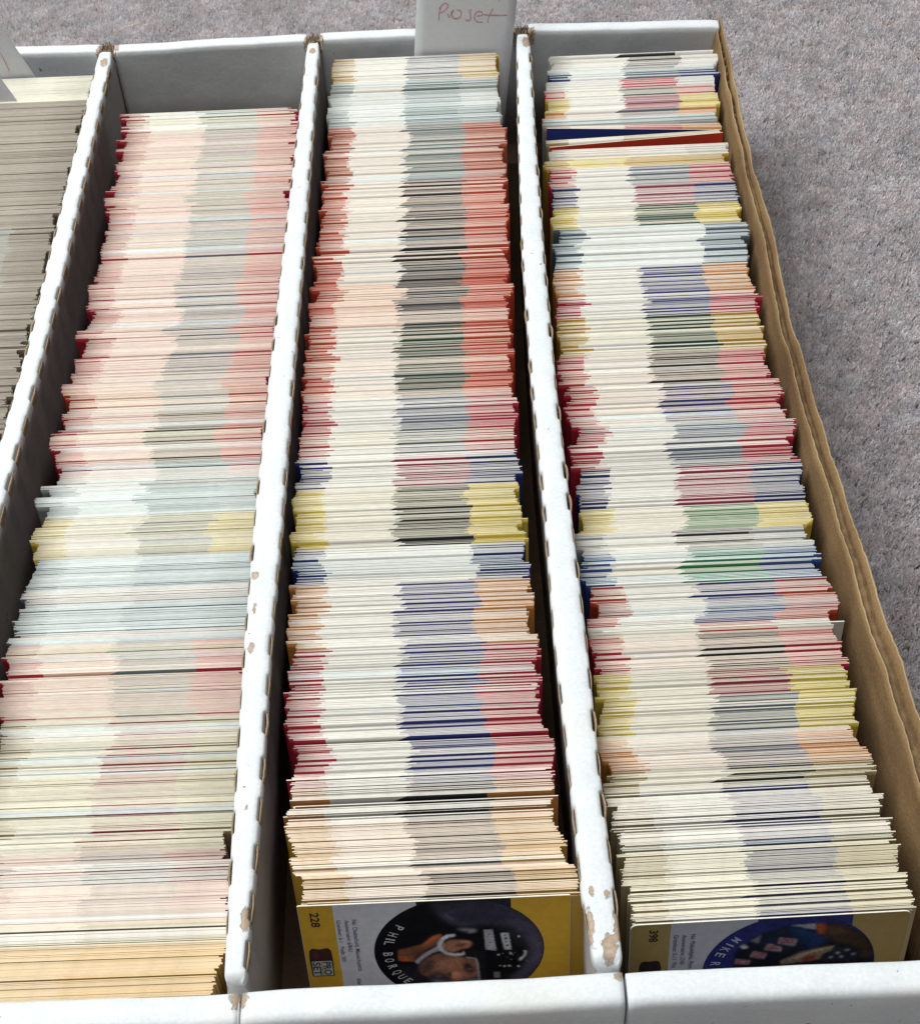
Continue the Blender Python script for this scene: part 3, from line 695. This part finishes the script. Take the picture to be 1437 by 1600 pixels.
class FrontCard:
    def __init__(self, tl, exv, w, lean, label, radius, stock, edge):
        self.w = w; self.layer = 0
        yaw = math.atan2(exv[1], exv[0])
        R = Euler((-math.radians(lean), 0, yaw), 'XYZ').to_matrix()
        self.root = link("trading_card", None)
        top = Vector(tl) + R @ Vector((w / 2, 0, 0))
        loc = top - R @ Vector((0, 0, CH))
        self.root.matrix_world = Matrix.Translation(loc * MM) @ R.to_4x4()
        tag(self.root, label, "trading card")
        o = rounded_rect(w, CH, radius)
        n = len(o)
        v = [(x - w / 2, 0, z) for x, z in o] + [(x - w / 2, .45, z) for x, z in o]
        f = [tuple(range(n))[::-1], tuple(range(n, 2 * n))] + [(i, (i + 1) % n, n + (i + 1) % n, n + i) for i in range(n)]
        me = mesh_from("card_stock", v, f, [stock, edge], False, [0, 0] + [1] * n)
        link("card_stock", me, self.root)
    def poly(self, name, pts, c, step=1, grain=None):
        """flat printed shape given in millimetres from the top left corner of the face"""
        self.layer += step
        y = -0.012 * self.layer - .01
        pts = [(min(max(s, .12), self.w - .12), min(max(t, .12), CH - .12)) for s, t in pts]
        a = sum(pts[i][0] * pts[(i + 1) % len(pts)][1] - pts[(i + 1) % len(pts)][0] * pts[i][1] for i in range(len(pts)))
        if a < 0: pts = pts[::-1]
        me = mesh_from(name, [(s - self.w / 2, y, CH - t) for s, t in pts], [tuple(range(len(pts)))[::-1]], [ink(c, .5, .12 if name in ("border", "logo") else .38)])
        return link(name, me, self.root)
    def smooth(self, name, pts, c, step=1):
        out = pts
        for _ in range(2):
            nn = []
            for i in range(len(out)):
                p, q = out[i], out[(i + 1) % len(out)]
                nn += [(p[0] * .75 + q[0] * .25, p[1] * .75 + q[1] * .25), (p[0] * .25 + q[0] * .75, p[1] * .25 + q[1] * .75)]
            out = nn
        return self.poly(name, out, c, step)
    def disc(self, name, cx, cy, r, c, a0=0, a1=360, step=1):
        n = 64
        return self.poly(name, [(cx + r * math.cos(math.radians(a0 + (a1 - a0) * k / n)), cy + r * math.sin(math.radians(a0 + (a1 - a0) * k / n))) for k in range(n)], c, step)
    def text(self, name, string, s0, s1, t0, t1, c, step=1, origin=None, up=None, size=None):
        """lettering; reads down the card (+t) with its tops to the right (+s), fitted to a box; or one letter at origin with its top along up"""
        self.layer += step
        y = -0.012 * self.layer - .012
        cu = bpy.data.curves.new(name, 'FONT'); cu.body = string; cu.resolution_u = 3; cu.offset = .022 if name in ('number', 'logo_lettering') else .006
        tmp = bpy.data.objects.new("tmp", cu); COL.objects.link(tmp)
        dg = bpy.context.evaluated_depsgraph_get()
        me = bpy.data.meshes.new_from_object(tmp.evaluated_get(dg))
        bpy.data.objects.remove(tmp); bpy.data.curves.remove(cu)
        co = np.array([v.co[:] for v in me.vertices])
        if len(co) == 0: return
        x0, x1 = co[:, 0].min(), co[:, 0].max(); b0, b1 = max(0.0, co[:, 1].min()), co[:, 1].max()
        u = (co[:, 0] - x0) / (x1 - x0); w = (co[:, 1] - b0) / (b1 - b0)
        if origin is None:
            S = s0 + w * (s1 - s0); T = t0 + u * (t1 - t0)
        else:
            ux, uy = up; rx, ry = -uy, ux          # reading direction in (s, t): turned so tops point along up
            hh, ww = size
            S = origin[0] + (w - .5) * hh * ux + (u - .5) * ww * rx
            T = origin[1] + (w - .5) * hh * uy + (u - .5) * ww * ry
        P3 = np.stack([(S - self.w / 2), np.full(len(S), y), CH - T], 1) * MM
        me.vertices.foreach_set("co", P3.ravel())
        me.materials.clear(); me.materials.append(ink(c)); me.update()
        me.name = name
        return link(name, me, self.root)

class Painter:
    """soft edged colour field for a printed photograph, later cut into small coloured facets"""
    def __init__(self, x0, y0, x1, y1, cell, base):
        self.x0, self.y0, self.c = x0, y0, cell
        self.nx, self.ny = int((x1 - x0) / cell), int((y1 - y0) / cell)
        self.a = np.ones((self.ny, self.nx, 3)) * np.array(base)
    def mask(self, pts, blur):
        k = 2
        X = self.x0 + (np.arange(self.nx * k) + .5) * self.c / k
        Y = self.y0 + (np.arange(self.ny * k) + .5) * self.c / k
        X, Y = np.meshgrid(X, Y); m = np.zeros(X.shape, bool)
        n = len(pts)
        for i in range(n):
            (xa, ya), (xb, yb) = pts[i], pts[(i + 1) % n]
            if ya == yb: continue
            c = ((ya > Y) != (yb > Y)) & (X < (xb - xa) * (Y - ya) / (yb - ya) + xa)
            m ^= c
        m = m.astype(float).reshape(self.ny, k, self.nx, k).mean((1, 3))
        return self.blur(m, blur)
    def blur(self, m, s):
        s = s / self.c
        if s < .3: return m
        r = int(s * 3) + 1; g = np.exp(-np.arange(-r, r + 1) ** 2 / (2 * s * s)); g /= g.sum()
        p = np.pad(m, r, mode='edge')
        p = np.apply_along_axis(lambda v: np.convolve(v, g, 'valid'), 0, p)
        return np.apply_along_axis(lambda v: np.convolve(v, g, 'valid'), 1, p)
    def fill(self, pts, c, blur=.35, op=1.0):
        m = self.mask(pts, blur)[..., None] * op
        self.a = self.a * (1 - m) + np.array(c) * m
    def noise(self, amt, s, seed):
        n = self.blur(np.random.default_rng(seed).normal(0, 1, (self.ny, self.nx)), s)
        n /= n.std(); self.a = np.clip(self.a * (1 + amt * n[..., None]), .002, .9)
    def put(self, card, name, cx, cy, rad, tmax):
        card.layer += 1
        y = -0.012 * card.layer - .01
        gx = self.x0 + np.arange(self.nx + 1) * self.c; gy = self.y0 + np.arange(self.ny + 1) * self.c
        XX, YY = np.meshgrid(gx, gy)
        V = np.stack([XX.ravel() - card.w / 2, np.full(XX.size, y), CH - YY.ravel()], 1) * MM
        j, i = np.meshgrid(np.arange(self.ny), np.arange(self.nx), indexing='ij')
        mx, my = self.x0 + (i + .5) * self.c, self.y0 + (j + .5) * self.c
        ok = ((mx - cx) ** 2 + (my - cy) ** 2 < (rad - .3) ** 2) & (my > .4) & (my < tmax)
        i, j = i[ok], j[ok]; w = self.nx + 1
        Q = np.stack([j * w + i, (j + 1) * w + i, (j + 1) * w + i + 1, j * w + i + 1], 1)
        me = bpy.data.meshes.new(name)
        me.vertices.add(len(V)); me.vertices.foreach_set("co", V.ravel())
        me.loops.add(Q.size); me.loops.foreach_set("vertex_index", Q.ravel())
        me.polygons.add(len(Q)); me.polygons.foreach_set("loop_start", np.arange(len(Q)) * 4)
        me.materials.append(M_PHOTO); me.update(calc_edges=True)
        ca = me.color_attributes.new("col", 'FLOAT_COLOR', 'CORNER')
        cc = np.repeat(np.concatenate([self.a[j, i], np.ones((len(Q), 1))], 1), 4, 0)
        ca.data.foreach_set("color", cc.astype(np.float32).ravel())
        return link(name, me, card.root)
M_PHOTO = attr_material("card_photo", 0.55, 0.05, 0.08)
M_FACE_WHITE = ink((.56, .56, .62)); M_CARD_EDGE = ink((.80, .77, .66), .8)
GOLD = (.58, .34, .035)
c = FrontCard((15.6, 28.29, -7.0), (1, .007), 85.2, 10, "front card numbered 228 with gold borders and a round photo of a helmeted hockey player", .6, M_FACE_WHITE, M_CARD_EDGE)
D = P228
c.poly("border", [(0, 0), (11.0, 0), (11.0, CH), (0, CH)], GOLD)
c.poly("border", [(66.6, 0), (c.w, 0), (c.w, CH), (66.6, CH)], GOLD, 0)
c.poly("photo", [(37.0, 0), (66.6, 0), (66.6, 12), (49.6, 20), (37.5, 5)], (.012, .012, .022))
c.disc("photo", 49.6, 26.2, 27.3, (.010, .010, .018))
p = Painter(22, 0, 77.2, 54, .3, (.0045, .0045, .007))
p.fill([(41, 1), (66, 0), (80, 6), (80, 54), (60, 54), (64, 44), (70, 38), (72.6, 30), (72.6, 24), (69.5, 18), (64, 13.4), (56, 11.8), (50, 12.5), (45, 9)], (.035, .033, .055), 1.2)
p.fill(D['purple'], (.062, .056, .09), 1.0, .8)
p.fill([(47, 6.5), (55, 4.6), (66, 7.5), (68, 11), (60, 12.3), (50, 11.5)], (.022, .022, .042), 1.4, .8)
p.fill([(72, 20), (75.5, 21), (76.2, 28), (74, 36), (72.5, 34), (74, 27)], (.10, .09, .13), 1.0, .7)
p.fill([(45.5, 7.2), (46.5, 7), (49, 10.4), (48, 10.2)], (.12, .12, .14), .3, .6)
p.fill([(30, 33), (37, 35), (39, 41), (33, 43), (29, 38)], (.02, .018, .028), 1.2, .8)
p.fill(D['neck'], (.20, .075, .04), .3)
p.fill(D['neckhi'], (.46, .13, .045), .4)
p.fill([(33, 25), (38, 24), (40, 26.5), (36, 29), (34.6, 29.5)], (.10, .045, .035), .7, .8)
p.fill(D['collar'], (.42, .09, .035), .4)
p.fill(D['face'], (.24, .105, .07), .4)
p.fill(D['jaw'], (.085, .05, .042), .9)
p.fill([(43, 28), (47, 28.6), (49, 31), (46, 33), (42.5, 32)], (.14, .07, .05), .8)
p.fill(D['cheek'], (.34, .155, .10), 1.0)
p.fill([(51, 31.2), (54.3, 31.4), (54.8, 33.4), (51.5, 32.8)], (.20, .09, .06), .5)
p.fill([(39, 36.8), (41.4, 36.0), (42.8, 38.2), (40.5, 39.8)], (.26, .10, .075), .5)
p.fill(D['nose'], (.48, .20, .125), .6)
p.fill([(46.6, 38.2), (48.4, 37.6), (49.6, 39.4), (48.2, 40.4)], (.55, .26, .17), .5)
p.fill([(45.4, 37.6), (46.4, 37.8), (46.6, 40), (45.6, 39.8)], (.06, .035, .03), .35)
p.fill(D['eye'], (.035, .02, .02), .5)
p.fill([(51.9, 35.6), (53.3, 35.9), (52.9, 36.9), (51.9, 36.6)], (.16, .11, .10), .25)
p.fill(D['moustache'], (.045, .035, .038), .7)
p.fill([(41, 38.8), (43, 38.6), (43.6, 39.8), (41.6, 40.4)], (.12, .12, .15), .4, .7)
p.fill(D['visor2'], (.15, .10, .085), .5, .7)
p.fill(D['jersey'], (.22, .215, .24), .7)
p.fill(D['ear'], (.33, .15, .095), .4)
p.fill(D['earin'], (.13, .05, .035), .5)
p.fill([(49.2, 21.2), (52.4, 21.1), (53.3, 22.2), (51, 21.9)], (.44, .22, .15), .3)
p.fill(D['strap'], (.30, .28, .32), .3)
p.fill([(36, 29.8), (39.9, 26), (43.2, 23.4), (43.9, 24), (40.3, 26.4), (37, 29.8)], (.44, .42, .46), .35)
p.fill(D['loop'], (.52, .50, .54), .25)
p.fill([(51.4, 29), (55.4, 30), (56.3, 33), (56.4, 43), (58, 43), (58, 27), (52, 25.6)], (.012, .012, .017), .6, .9)
p.fill(D['visor'], (.34, .31, .32), .2, .85)
p.fill(D['goggle'], (.11, .11, .13), .5)
p.fill([(50, 14.8), (54.6, 15.2), (54.8, 15.9), (51, 15.5)], (.24, .24, .27), .3)
p.fill([(53, 16), (55.2, 15.6), (55.2, 16.6), (53.2, 17)], (.24, .24, .27), .3)
p.fill([(58.5, 13.5), (66, 15), (69.8, 20), (70.6, 26), (68, 24), (64, 16.5)], (.022, .022, .032), .9, .8)
p.fill(D['decal'], (.36, .35, .40), .2)
p.fill(D['decal2'], (.46, .48, .53), .2)
for s, t in D['specks'][8:]: p.fill([(s - .3, t - .3), (s + .3, t - .3), (s + .3, t + .3), (s - .3, t + .3)], (.04, .04, .05), .12)
p.fill([(64.2, 20.2), (65.2, 20), (65, 21.2), (64.2, 21.4)], (.08, .08, .09), .12)
p.fill([(64.6, 24), (65.6, 23.6), (65.4, 24.8), (64.8, 25)], (.08, .08, .09), .12)
p.fill(D['vent'], (.17, .17, .18), .2)
for s, t in D['specks'][:8]: p.fill([(s - .45, t - .25), (s + .2, t - .45), (s + .45, t + .3), (s - .2, t + .4)], (.6, .6, .63), .2)
p.fill([(68.6, 32), (70.2, 30), (70.8, 27.4), (71.3, 28), (70.8, 30.6), (69, 33)], (.50, .50, .53), .25)
rnd = random.Random(8)
for k in range(16):
    s, t = rnd.choice([(65, 35), (70, 31), (62.5, 29), (67, 28)]); s += rnd.gauss(0, 1.6); t += rnd.gauss(0, 1.6); r = rnd.uniform(.15, .32)
    p.fill([(s - r, t - r), (s + r, t - r * .4), (s + r * .3, t + r)], (.5, .5, .52), .12, .8)
p.noise(.10, .25, 3); p.noise(.07, .9, 4)
p.put(c, "player_photo", 49.6, 26.2, 27.3, 54)
c.text("number", "228", 3.7, 6.5, 3.4, 10.7, (.035, .02, .012))
TXT = (.10, .09, .16)
c.text("text_line", "Né: Chelmsford, Massachusetts", 16.5, 18.0, 7.7, 35.0, TXT)
c.text("text_line", "Aller: L.", 15.6, 17.0, 38.7, 44.5, TXT, 0)
c.text("text_line", "Anniversaire: 6/8/62", 14.2, 15.6, 7.9, 24.4, TXT, 0)
c.text("text_line", "Grandeur: 6-1", 11.7, 13.0, 7.6, 19.0, TXT, 0)
c.text("text_line", "Poids: 200", 11.75, 13.1, 21.4, 29.4, TXT, 0)
CX, CY = 49.6, 26.2
for ch, (s, t) in zip("PHILBORQUE", D['letters']):
    a = math.atan2(t - CY, s - CX)
    up = (-math.cos(a), -math.sin(a))
    o = (CX + 22.9 * math.cos(a), CY + 22.9 * math.sin(a))
    c.text("name_letter", ch, 0, 0, 0, 0, (.50, .50, .52), 1 if ch == "P" else 0, o, up, (3.1, .55 if ch == "I" else 1.75))
lg = [(1.6, 21.9), (8.5, 21.9), (8.9, 24), (8.6, 37), (1.5, 37), (1.2, 24)]
c.poly("logo", [(1.6, 23.0), (2.6, 21.7), (5, 22.3), (7.6, 21.7), (8.6, 23), (8.8, 27.5), (8.65, 36.7), (1.5, 36.7), (1.3, 27.5)], (.03, .025, .02))
c.poly("logo", [(1.9, 28.6), (8.3, 28.5), (8.3, 36.3), (1.9, 36.3)], (.42, .43, .42))
c.smooth("logo", D['logotop'], (.055, .02, .018))
c.smooth("logo", [(2.8, 23.4), (4.6, 23.6), (4.4, 27.4), (2.8, 26.6)], (.10, .03, .025))
c.poly("logo", [(4.95, 28.8), (5.2, 28.8), (5.2, 36.2), (4.95, 36.2)], (.45, .10, .08), 0)
c.text("logo_lettering", "PRO", 5.5, 7.95, 29.0, 36.0, (.03, .035, .05))
c.text("logo_lettering", "SET", 2.15, 4.6, 29.0, 36.0, (.03, .035, .05), 0)

TAN = (.28, .20, .075)
c = FrontCard((118.33, 17.95, -7.0), (.9998, .0189), 86.0, 10, "front card numbered 398 with tan borders and a blue edged round photo", 2.2, ink((.36, .37, .42)), M_CARD_EDGE)
D = P398
c.poly("border", [(1.6, .3), (12.4, .12), (12.3, CH), (.3, CH), (.2, 2.2), (.7, .9)], TAN)
c.poly("border", [(68.2, 0), (c.w - 2.2, 0.12), (c.w - .6, .9), (c.w - .1, 2.3), (c.w, CH), (68.2, CH)], TAN, 0)
c.poly("photo", [(39, 0), (68.2, 0), (68.6, 10), (50.5, 20), (39.2, 4)], (.018, .022, .12))
c.disc("photo", 50.5, 26.0, 27.2, (.018, .022, .12))
p = Painter(23, 0, 78, 54, .3, (.018, .022, .12))
p.fill(D['dark'], (.0055, .007, .014), .5)
p.fill([(46, 5.5), (53.4, 5.2), (60, 8.2), (63, 12), (61, 16), (54, 18), (44, 17), (40, 12)], (.008, .014, .035), 1.0)
p.fill(D['blueshoulder'], (.010, .026, .085), .8)
p.fill(D['wedge'], (.26, .26, .32), .3)
p.fill(D['brown'], (.035, .02, .013), .7)
p.fill([(60, 5.5), (66, 6), (67, 10), (61, 11)], (.075, .04, .022), .9)
p.fill(D['orange'], (.33, .065, .02), .5)
p.fill(D['arm'], (.17, .125, .085), .4)
p.fill([(50, 21.5), (57, 17.6), (63.5, 15.8), (63.6, 16.6), (57, 18.8), (51, 22.4)], (.27, .21, .15), .35)
p.fill(D['armred'], (.18, .03, .02), .5)
p.fill(D['glove'], (.012, .014, .022), .5)
for q in ((65.5, 19.5), (68.2, 18.2), (66.8, 21.5), (70.5, 20.5), (63.6, 21.6)):
    p.fill([(q[0] - .7, q[1] - .3), (q[0] + .5, q[1] - .6), (q[0] + .8, q[1] + .4), (q[0] - .2, q[1] + .6)], (.20, .22, .30), .35)
for k in ('p1', 'p2', 'p3', 'p4'): p.fill(D[k], (.20, .14, .17), .3)
p.fill(D['w1'], (.14, .15, .20), .4); p.fill(D['w2'], (.30, .32, .38), .3)
p.noise(.12, .25, 3); p.noise(.10, .9, 4)
p.put(c, "player_photo", 50.5, 26.0, 27.2, 54)
for ch, k in zip("RANG", ('p1', 'p2', 'p3', 'p4')):
    q = D[k]; mx = sum(v[0] for v in q) / 4; my = sum(v[1] for v in q) / 4
    c.text("jersey_lettering", ch, 0, 0, 0, 0, (.22, .045, .06), 1 if k == 'p1' else 0, (mx, my), (.96, .25), (3.6, 2.4))
for ch, (s, t) in zip("MIKER", D['letters']):
    a = math.atan2(t - 26, s - 50.5)
    o = (50.5 + 23.6 * math.cos(a), 26 + 23.6 * math.sin(a))
    c.text("name_letter", ch, 0, 0, 0, 0, (.34, .37, .48), 1 if ch == "M" else 0, o, (-math.cos(a), -math.sin(a)), (3.0, .5 if ch == "I" else 1.9))
c.text("number", "398", 5.9, 8.6, 2.8, 8.7, (.02, .018, .012))
TXT = (.09, .08, .15)
c.text("text_line", "Né: Philadelphia, Penn", 18.8, 20.3, 5.9, 23.5, TXT)
c.text("text_line", "Anniversaire: 23/6/", 16.1, 17.6, 6.0, 21.3, TXT, 0)
c.text("text_line", "Grandeur: 5-11  Poi", 13.5, 15.0, 5.9, 22.5, TXT, 0)
c.smooth("logo", [(3.2, 19.4), (5, 18.4), (6.5, 18.9), (8.6, 18.4), (10.2, 19.6), (10.4, 32), (3.0, 32)], (.025, .015, .015))

# ------------------------------------------------------------------ paper slips
def slip(corners, y0, lean, label, z0=-9.0, thick=.22):
    """corners in (x, up the sheet) millimetres"""
    l = math.radians(lean)
    R = Euler((-l, 0, 0), 'XYZ').to_matrix()
    root = link("paper_slip", None)
    root.matrix_world = Matrix.Translation(Vector((0, y0, z0)) * MM) @ R.to_4x4()
    nx, ny = 10, 16
    v, f = [], []
    (ax, az), (bx, bz), (cx_, cz), (dx, dz) = corners
    for side in (0, 1):
        for j in range(ny + 1):
            for i in range(nx + 1):
                u, w = i / nx, j / ny
                x = (ax * (1 - u) + bx * u) * (1 - w) + (dx * (1 - u) + cx_ * u) * w
                z = (az * (1 - u) + bz * u) * (1 - w) + (dz * (1 - u) + cz * u) * w
                y = math.sin(u * 3.1) * -.8 * w + w * w * 1.5 + side * thick
                v.append((x, y, z))
    N1 = (nx + 1) * (ny + 1)
    for j in range(ny):
        for i in range(nx):
            a = j * (nx + 1) + i
            f.append((a, a + 1, a + nx + 2, a + nx + 1))
            f.append((N1 + a, N1 + a + nx + 1, N1 + a + nx + 2, N1 + a + 1))
    ring = [i for i in range(nx + 1)] + [j * (nx + 1) + nx for j in range(1, ny + 1)] + [ny * (nx + 1) + i for i in range(nx - 1, -1, -1)] + [j * (nx + 1) for j in range(ny - 1, 0, -1)]
    for k in range(len(ring)):
        a, b = ring[k], ring[(k + 1) % len(ring)]
        f.append((a, N1 + a, N1 + b, b))
    link("sheet", mesh_from("sheet", v, f, [M_PAPER], True), root)
    tag(root, label, "paper slip")
    def yo(x, z):
        u = (x - ax) / (bx - ax); w = (z - az) / (dz - az)
        return math.sin(max(0, min(1, u)) * 3.1) * -.8 * w + w * w * 1.5
    return root, yo

def pen(root, yo, strokes, width=.42, c=(.60, .21, .23), name="red_pen_stroke"):
    for st in strokes:
        pts = []
        P_ = [st[0]] + list(st) + [st[-1]]
        for i in range(1, len(P_) - 2):
            p0, p1, p2, p3 = (np.array(P_[k]) for k in (i - 1, i, i + 1, i + 2))
            for k in range(6):
                t = k / 6
                pts.append(.5 * ((2 * p1) + (-p0 + p2) * t + (2 * p0 - 5 * p1 + 4 * p2 - p3) * t * t + (-p0 + 3 * p1 - 3 * p2 + p3) * t ** 3))
        pts.append(np.array(st[-1], float))
        v, f = [], []
        for i, p in enumerate(pts):
            d = pts[min(i + 1, len(pts) - 1)] - pts[max(i - 1, 0)]
            d = d / (np.linalg.norm(d) + 1e-9)
            n = np.array([-d[1], d[0]]) * width * (.5 + .12 * math.sin(i * 1.3)) * (.55 if i in (0, len(pts) - 1) else 1)
            for q in (p + n, p - n): v.append((q[0], yo(q[0], q[1]) - .12, q[1]))
        for i in range(len(pts) - 1): f.append((2 * i, 2 * i + 1, 2 * i + 3, 2 * i + 2))
        link(name, mesh_from(name, v, f, [ink(c, .7)]), root)

STROKES = [[(67.43, 26.77), (66.9, 23.5), (66.45, 19.84)], [(67.38, 25.78), (68.79, 28.03), (70.76, 28.6), (71.68, 27.25), (69.95, 25.01), (67.27, 23.47)],
           [(71.18, 23.3), (72.07, 21.26), (73.5, 24.19), (74.5, 24.81)], [(74.5, 24.81), (73.45, 22.86), (74.02, 20.84), (76.62, 20.39), (78.32, 22.32), (78.07, 24.32), (76.2, 24.9)],
           [(83.96, 25.05), (82.75, 24.1), (83.21, 22.1), (82.8, 19.45), (80.82, 19.21), (80.52, 19.89)], [(86.45, 21.29), (89.07, 21.51), (88.8, 23.52), (86.51, 23.28), (85.12, 20.68), (86.36, 18.29), (89.62, 17.81)],
           [(95.02, 24.9), (92.97, 21.01), (91.9, 17.38)], [(89.73, 21.81), (95.59, 21.22), (102.44, 20.92)], [(98.07, 32.5), (98.15, 30.5), (98.22, 28.58)]]
root, yo = slip([(48.0, -45), (99.0, -45), (111.5, 62), (58.5, 62)], 518.6, 8, "tall grey paper slip with red handwriting reading pro set behind the middle row")
def yo2(x, z): 
    w = (z + 45) / 107; u = (x - 48 - 10.5 * w) / (51 + 2 * w)
    return math.sin(max(0, min(1, u)) * 3.1) * -.8 * w + w * w * 1.5
pen(root, yo2, STROKES)
root, yo = slip([(-186, 5 - 38), (-134.5, 5 - 38), (-175, 66), (-226, 60)], 512.5, 6, "slanted pale paper slip at the far end of the leftmost row")
def yo3(x, z):
    w = (z + 33) / 99
    return -.8 * math.sin(.9 * 3.1) * w + w * w * 1.5
pen(root, lambda x, z: yo3(x, z) - .5, [[(-163.9, 16.0), (-162.6, 11.0), (-161.6, 5.9)], [(-167, 24), (-165, 19.5)]], .35)
slip([(-185, -32), (-139.5, -32), (-165.5, 28), (-204, 26)], 489.0, 6, "small pale paper slip in front of the cream card edges in the leftmost row")
